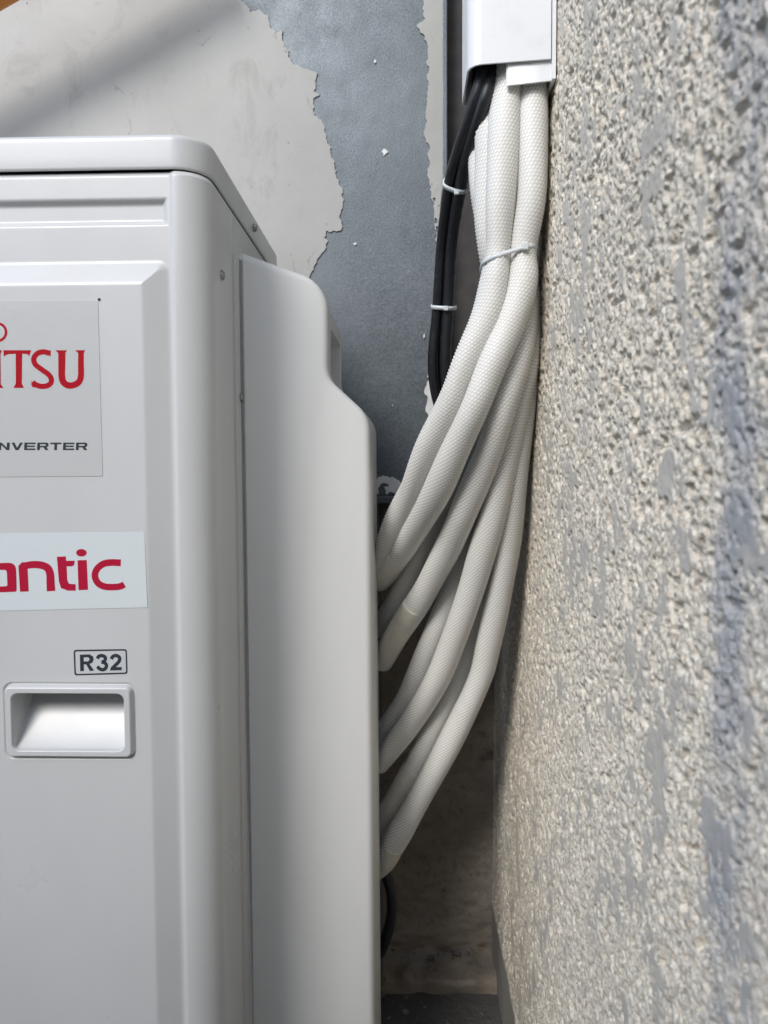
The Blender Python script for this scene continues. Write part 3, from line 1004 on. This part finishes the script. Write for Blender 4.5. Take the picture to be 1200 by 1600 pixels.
# ------------------------------------------------------------------ hoses
RH = 0.0136
def pth(lst, last=None):
    out = []
    for (px, py, Z, k) in lst:
        p = P(px, py, Z)
        out.append((p.x, p.y, p.z, k))
    if last:
        out += last
    return out
HOSES = [
 ('a1', [(796, 40, .716, .98), (792, 130, .714, .98), (787, 210, .712, 1), (783, 310, .714, .98), (779, 390, .721, .93), (771, 440, .722, 1.0), (757, 505, .724, 0.98), (724, 580, .734, 0.98), (694, 650, .752, 0.99), (654, 740, .80, 1.03), (614, 830, .87, 1.02), (585, 895, .945, 1.03), (560, 930, .99, 1.1)],
  'leftmost white hose of the bundle, beside the black cables, vanishing highest behind the unit'),
 ('b1', [(833, 40, .722, .98), (833, 130, .716, .98), (833, 210, .713, 1), (830, 310, .713, .98), (815, 390, .7205, .93), (814, 440, .719, 1.0), (796, 505, .719, 0.98), (765, 580, .722, 0.99), (737, 650, .733, 1.00), (696, 740, .775, 1.1), (664, 800, .82, 1.04), (633, 850, .872, 1.05), (606, 890, .925, 1.05), (592, 908, .955, 1.03)],
  'frontmost white hose, ending in a frayed cut edge beside the side cover'),
 ('a2', [(768, 40, .738, .96), (766, 130, .732, .96), (764, 210, .729, .96), (762, 310, .731, .94), (767, 390, .738, .84), (780, 450, .758, .98), (786, 540, .775, 1.0), (768, 620, .79, 1.02), (728, 700, .822, 1.00), (694, 770, .86, 1.1), (660, 850, .905, 1.03), (628, 925, .95, 1.03), (595, 985, .985, 1.1)],
  'shaded white hose half hidden behind the frontmost hose'),
 ('b2', [(812, 40, .738, .96), (812, 130, .738, .96), (815, 210, .738, .96), (815, 310, .738, .92), (812, 390, .742, .88), (816, 450, .742, .98), (816, 510, .742, 1.0), (803, 580, .743, 1.02), (780, 655, .752, 0.99), (752, 735, .778, 1.02), (728, 795, .806, 1.1), (697, 860, .848, 1.04), (662, 925, .89, 1.05), (625, 985, .93, 1.05), (594, 1035, .965, 1.03)],
  'bright white hose just below the frontmost one, ending mid height of the cover'),
 ('a3', [(766, 40, .752, .95), (758, 130, .749, .93), (753, 210, .748, .92), (756, 310, .749, .88), (772, 390, .758, .78), (805, 470, .772, .95), (802, 560, .79, .98), (786, 650, .815, 1.0), (764, 740, .842, 0.99), (737, 830, .872, 1.03), (703, 930, .908, 1.02), (668, 1020, .935, 1.04), (630, 1100, .96, 1.04), (590, 1165, .985, 1.1)],
  'white hose in third pair, lying left behind its brighter neighbour'),
 ('b3', [(828, 40, .752, .93), (828, 130, .75, .93), (827, 210, .745, .93), (824, 310, .745, .9), (814, 390, .752, .8), (822, 470, .757, .95), (821, 560, .758, 1.0), (806, 640, .767, 0.98), (788, 725, .787, 1.01), (774, 790, .805, 1.03), (757, 850, .824, 1.1), (735, 925, .85, 1.03), (708, 1000, .878, 1.04), (680, 1065, .902, 1.05), (642, 1130, .932, 1.05), (590, 1195, .962, 1.03)],
  'white hose in front in the third pair, its weave bright, ending low beside the cover'),
 ('a4', [(800, 40, .762, .9), (800, 130, .762, .9), (804, 210, .762, .9), (806, 310, .762, .88), (808, 390, .767, .82), (812, 470, .785, .93), (809, 560, .80, .97), (800, 660, .82, .99), (788, 760, .845, 1.02), (773, 860, .875, 1.00), (748, 970, .907, 1.04), (708, 1075, .935, 1.02), (660, 1175, .958, 1.02), (618, 1250, .975, 1.02), (588, 1300, .99, 1.1)],
  'smooth creamy white hose between the two lowest bundles, partly hidden'),
 ('b4', [(824, 40, .763, .92), (824, 130, .76, .92), (830, 210, .756, .92), (824, 310, .757, .9), (816, 390, .763, .84), (818, 470, .77, .94), (818, 560, .772, .98), (812, 650, .781, 1.0), (802, 760, .806, 0.98), (794, 850, .832, 1.01), (780, 930, .857, 1.04), (764, 1005, .88, 1.02), (750, 1060, .896, 1.04), (712, 1140, .918, 1.05), (678, 1205, .932, 1.05), (645, 1265, .943, 1.06), (622, 1305, .952, 1.2), (600, 1340, .965, 1.2), (570, 1370, .985, 1.04)],
  'outermost white hose beside the roughcast wall, ending lowest of all'),
]
for k, (nm, pts, lab) in enumerate(HOSES):
    pp = pth(pts)
    root = tube('insulated_hose', pp, RH, MT['sleeve'], None, 50, 0.00162, 0.00115, True, 0.07, 50 + k)
    tag(root, lab, 'hose', 'white sleeved hoses between trunking and unit')
    if nm in ('b1', 'b2', 'b4', 'a4'):
        # aged, fraying end of the sleeve by the side cover
        e = pp[-3:]
        p0 = [tuple(a + (b - a) * 0.35 for a, b in zip(e[0], e[1]))] + e[1:]
        q = [(x, y, z, k_ * 1.06) for x, y, z, k_ in p0]
        tube('sleeve_end', q, RH, MT['aged'], root, 44, 0.0022, 0.0003, True, 0.06, 90 + k)

def band(name, center, ax_u, ax_v, a, b, width, thick, mat, parent=None, power=2.6, n=56):
    """a flat strap closed round a bundle (rounded-rectangle loop)"""
    ax_u, ax_v = Vector(ax_u).normalized(), Vector(ax_v)
    ax_v = (ax_v - ax_u * ax_v.dot(ax_u)).normalized()
    nn = ax_u.cross(ax_v)
    rings = []
    V = np.zeros((n, 4, 3))
    for i in range(n):
        t = 2 * math.pi * i / n
        c, s = math.cos(t), math.sin(t)
        cx, cy = abs(c) ** (2 / power) * (1 if c >= 0 else -1), abs(s) ** (2 / power) * (1 if s >= 0 else -1)
        for j, (w, h) in enumerate(((-1, 0), (1, 0), (1, 1), (-1, 1))):
            p = Vector(center) + ax_u * cx * (a + thick * h) + ax_v * cy * (b + thick * h) + nn * w * width / 2
            V[i, j] = p
    V = np.concatenate([V, V[:1]], axis=0)
    V = np.concatenate([V, V[:, :1]], axis=1)
    return grid_mesh(name, V, mat, parent, False)

# strap that gathers the white hoses: it follows the hull of the bundle
def build_hose_tie():
    ztie = P(800, 394, 0.71).z
    slope = 0.28
    circ = []
    for nm, pts, lab in HOSES:
        C4, _ = catmull(pth(pts), 0.004)
        i_ = int(np.argmin(np.abs(C4[:, 2] - (ztie + slope * (C4[:, 0] - 0.1)))))
        circ.append((C4[i_, 0], C4[i_, 1], RH * C4[i_, 3] * 1.02 + 0.0013))
    cx, cy = np.mean([c[0] for c in circ]), np.mean([c[1] for c in circ])
    n = 120
    ang = np.linspace(0, 2 * math.pi, n, endpoint=False)
    sup = np.array([max(c[0] * math.cos(a) + c[1] * math.sin(a) + c[2] for c in circ) for a in ang])
    ds = (np.roll(sup, -1) - np.roll(sup, 1)) / (2 * (ang[1] - ang[0]))
    hx, hy = sup * np.cos(ang) - ds * np.sin(ang), sup * np.sin(ang) + ds * np.cos(ang)
    V = np.zeros((n, 4, 3))
    for j_, (w, off) in enumerate(((-1, 0.0), (1, 0.0), (1, 0.0009), (-1, 0.0009))):
        X, Y = hx + off * np.cos(ang), hy + off * np.sin(ang)
        V[:, j_] = np.stack([X, Y, ztie + slope * (X - 0.1) + w * 0.0021], axis=1)
    V = np.concatenate([V, V[:1]], axis=0)
    V = np.concatenate([V, V[:, :1]], axis=1)
    o = grid_mesh('cable_tie', V, MT['nylon'], None, False)
    tag(o, 'translucent tie gathering the white hoses where the bundle narrows', 'cable tie')
    k = int(np.argmin(np.abs(hx - 0.112) + (hy > cy) * 9))
    box('locking_head', (hx[k] - 0.003, hy[k] - 0.0045, ztie + slope * (hx[k] - 0.1) - 0.0032), (hx[k] + 0.003, hy[k] - 0.0003, ztie + slope * (hx[k] - 0.1) + 0.0036), MT['nylon'], o, 0.0008)
build_hose_tie()

# ------------------------------------------------------------------ black cables
CABS = [
 ([(757, 60, .716), (757, 95, .712), (741, 160, .716), (716, 235, .75), (703, 284, .785), (690, 380, .835), (683, 480, .86), (676, 560, .872), (680, 612, .882), (694, 660, .90), (720, 720, .95), (735, 800, 1.0), (730, 930, 1.02)],
  'leftmost black cable, nearest the peeling steel sheet', .0058),
 ([(771, 60, .72), (771, 95, .716), (756, 160, .712), (732, 235, .746), (720, 289, .782), (706, 380, .832), (700, 480, .857), (696, 560, .868), (700, 620, .882), (712, 670, .905), (735, 740, .955), (745, 850, 1.01), (735, 960, 1.03)],
  'black cable nearest the white hoses', .0066),
 ([(748, 60, .735), (748, 95, .733), (742, 165, .735), (724, 240, .764), (712, 289, .799), (699, 380, .848), (692, 480, .872), (688, 560, .884), (692, 620, .90), (705, 670, .92), (725, 740, .97), (730, 860, 1.02), (720, 960, 1.035)],
  'middle black cable, behind the other two', .0058),
]
for pts, lab, r_ in CABS:
    o = tube('power_cable', pth([(a, b, c, 1.0) for a, b, c in pts]), r_, MT['cable'], None, 18, 0.005, 0, True, 0.02, 7)
    tag(o, lab, 'cable', 'black cables beside the hoses')
def tie_at(py_a, py_b, lab):
    A, B, C_ = [np.array(pth([(a, b, c, 1.0) for a, b, c in pts]))[:, :3] for pts, _, _ in CABS]
    ys = [b for _, b, _ in CABS[0][0]]
    ia = ys.index(py_a)
    t = Vector((A[ia + 1] - A[ia - 1]) + (B[ia + 1] - B[ia - 1])).normalized()
    c = Vector((A[ia] + B[ia] + C_[ia]) / 3)
    u = Vector(B[ia] - A[ia])
    u = (u - t * u.dot(t)).normalized()
    v = t.cross(u)
    ext_u = [(Vector(q[ia]) - c).dot(u) for q in (A, B, C_)]
    ext_v = [(Vector(q[ia]) - c).dot(v) for q in (A, B, C_)]
    r_ = 0.0066
    au, av = (max(ext_u) - min(ext_u)) / 2 + r_, (max(ext_v) - min(ext_v)) / 2 + r_
    cc = c + u * (max(ext_u) + min(ext_u)) / 2 + v * (max(ext_v) + min(ext_v)) / 2
    root = band('cable_tie', cc, u, v, au + 0.0004, av + 0.0006, 0.0046, 0.0011, MT['nylon'], None, 3.0)
    hp = cc - v * (av + 0.002) * (1 if v.y > 0 else -1) + u * au * 0.45
    box('locking_head', hp - Vector((0.0024, 0.0018, 0.0026)), hp + Vector((0.0024, 0.0018, 0.0026)), MT['nylon'], root, 0.0006)
    tag(root, lab, 'cable tie', 'clear ties on the black cables')
tie_at(284, 289, 'upper clear tie around the black cables')
tie_at(480, 480, 'lower clear tie around the black cables')

# black drain hose arcing behind the side cover
pts = [(540, 1330, .985, 1), (585, 1345, .98, 1), (606, 1375, .975, 1), (613, 1410, .972, 1), (608, 1450, .972, 1), (592, 1490, .975, 1), (560, 1530, .98, 1)]
o = tube('drain_hose', pth(pts), 0.0075, MT['cable'], None, 20, 0.004, 0.0, True, 0.0)
tag(o, 'black drain hose looping out low behind the side cover', 'hose')

# orange tube crossing in front of the sheet, its edge just in the top left corner
pa, pb = P(-95, 34, 0.955), P(120, -90, 0.955)
dv = (pb - pa)
o = tube('orange_tube', [(*(pa - dv * 1.2), 1), (*pa, 1), (*pb, 1), (*(pb + dv * 0.8), 1)], 0.021, MT['orange'], None, 24, 0.02)
tag(o, 'orange tube just entering the top left corner of the picture', 'tube')

# ------------------------------------------------------------------ rubble on the ground by the wall
rnd = random.Random(4)
def pebble(name, loc, r, mat):
    bm = bmesh.new()
    bmesh.ops.create_icosphere(bm, subdivisions=2, radius=1.0)
    sx = Vector((rnd.uniform(0.7, 1.3), rnd.uniform(0.7, 1.3), rnd.uniform(0.45, 0.8)))
    for v in bm.verts:
        k = 1 + 0.22 * math.sin(v.co.x * 5.1 + loc[0] * 90) * math.cos(v.co.y * 4.3 + loc[1] * 70) + rnd.uniform(-0.08, 0.08)
        v.co = Vector((v.co[i] * sx[i] * r * k for i in range(3))) + Vector(loc)
    me = bpy.data.meshes.new(name)
    bm.to_mesh(me)
    bm.free()
    return me
bm = bmesh.new()
for k in range(260):
    x = rnd.uniform(-0.25, W - 0.012)
    y = rnd.uniform(0.85, ZB - 0.015)
    r_ = rnd.choice((0.002, 0.003, 0.004, 0.006))
    me = pebble('tmp', (x, y, r_ * 0.3 + (0.03 if y > ZB - 0.05 else 0.0)), r_, None)
    bm.from_mesh(me)
    bpy.data.meshes.remove(me)
me = bpy.data.meshes.new('rubble')
bm.to_mesh(me)
bm.free()
tag(link('rubble', me, MT['rubble']), 'small crumbs of mortar lying at the wall foot', 'rubble', kind='stuff')
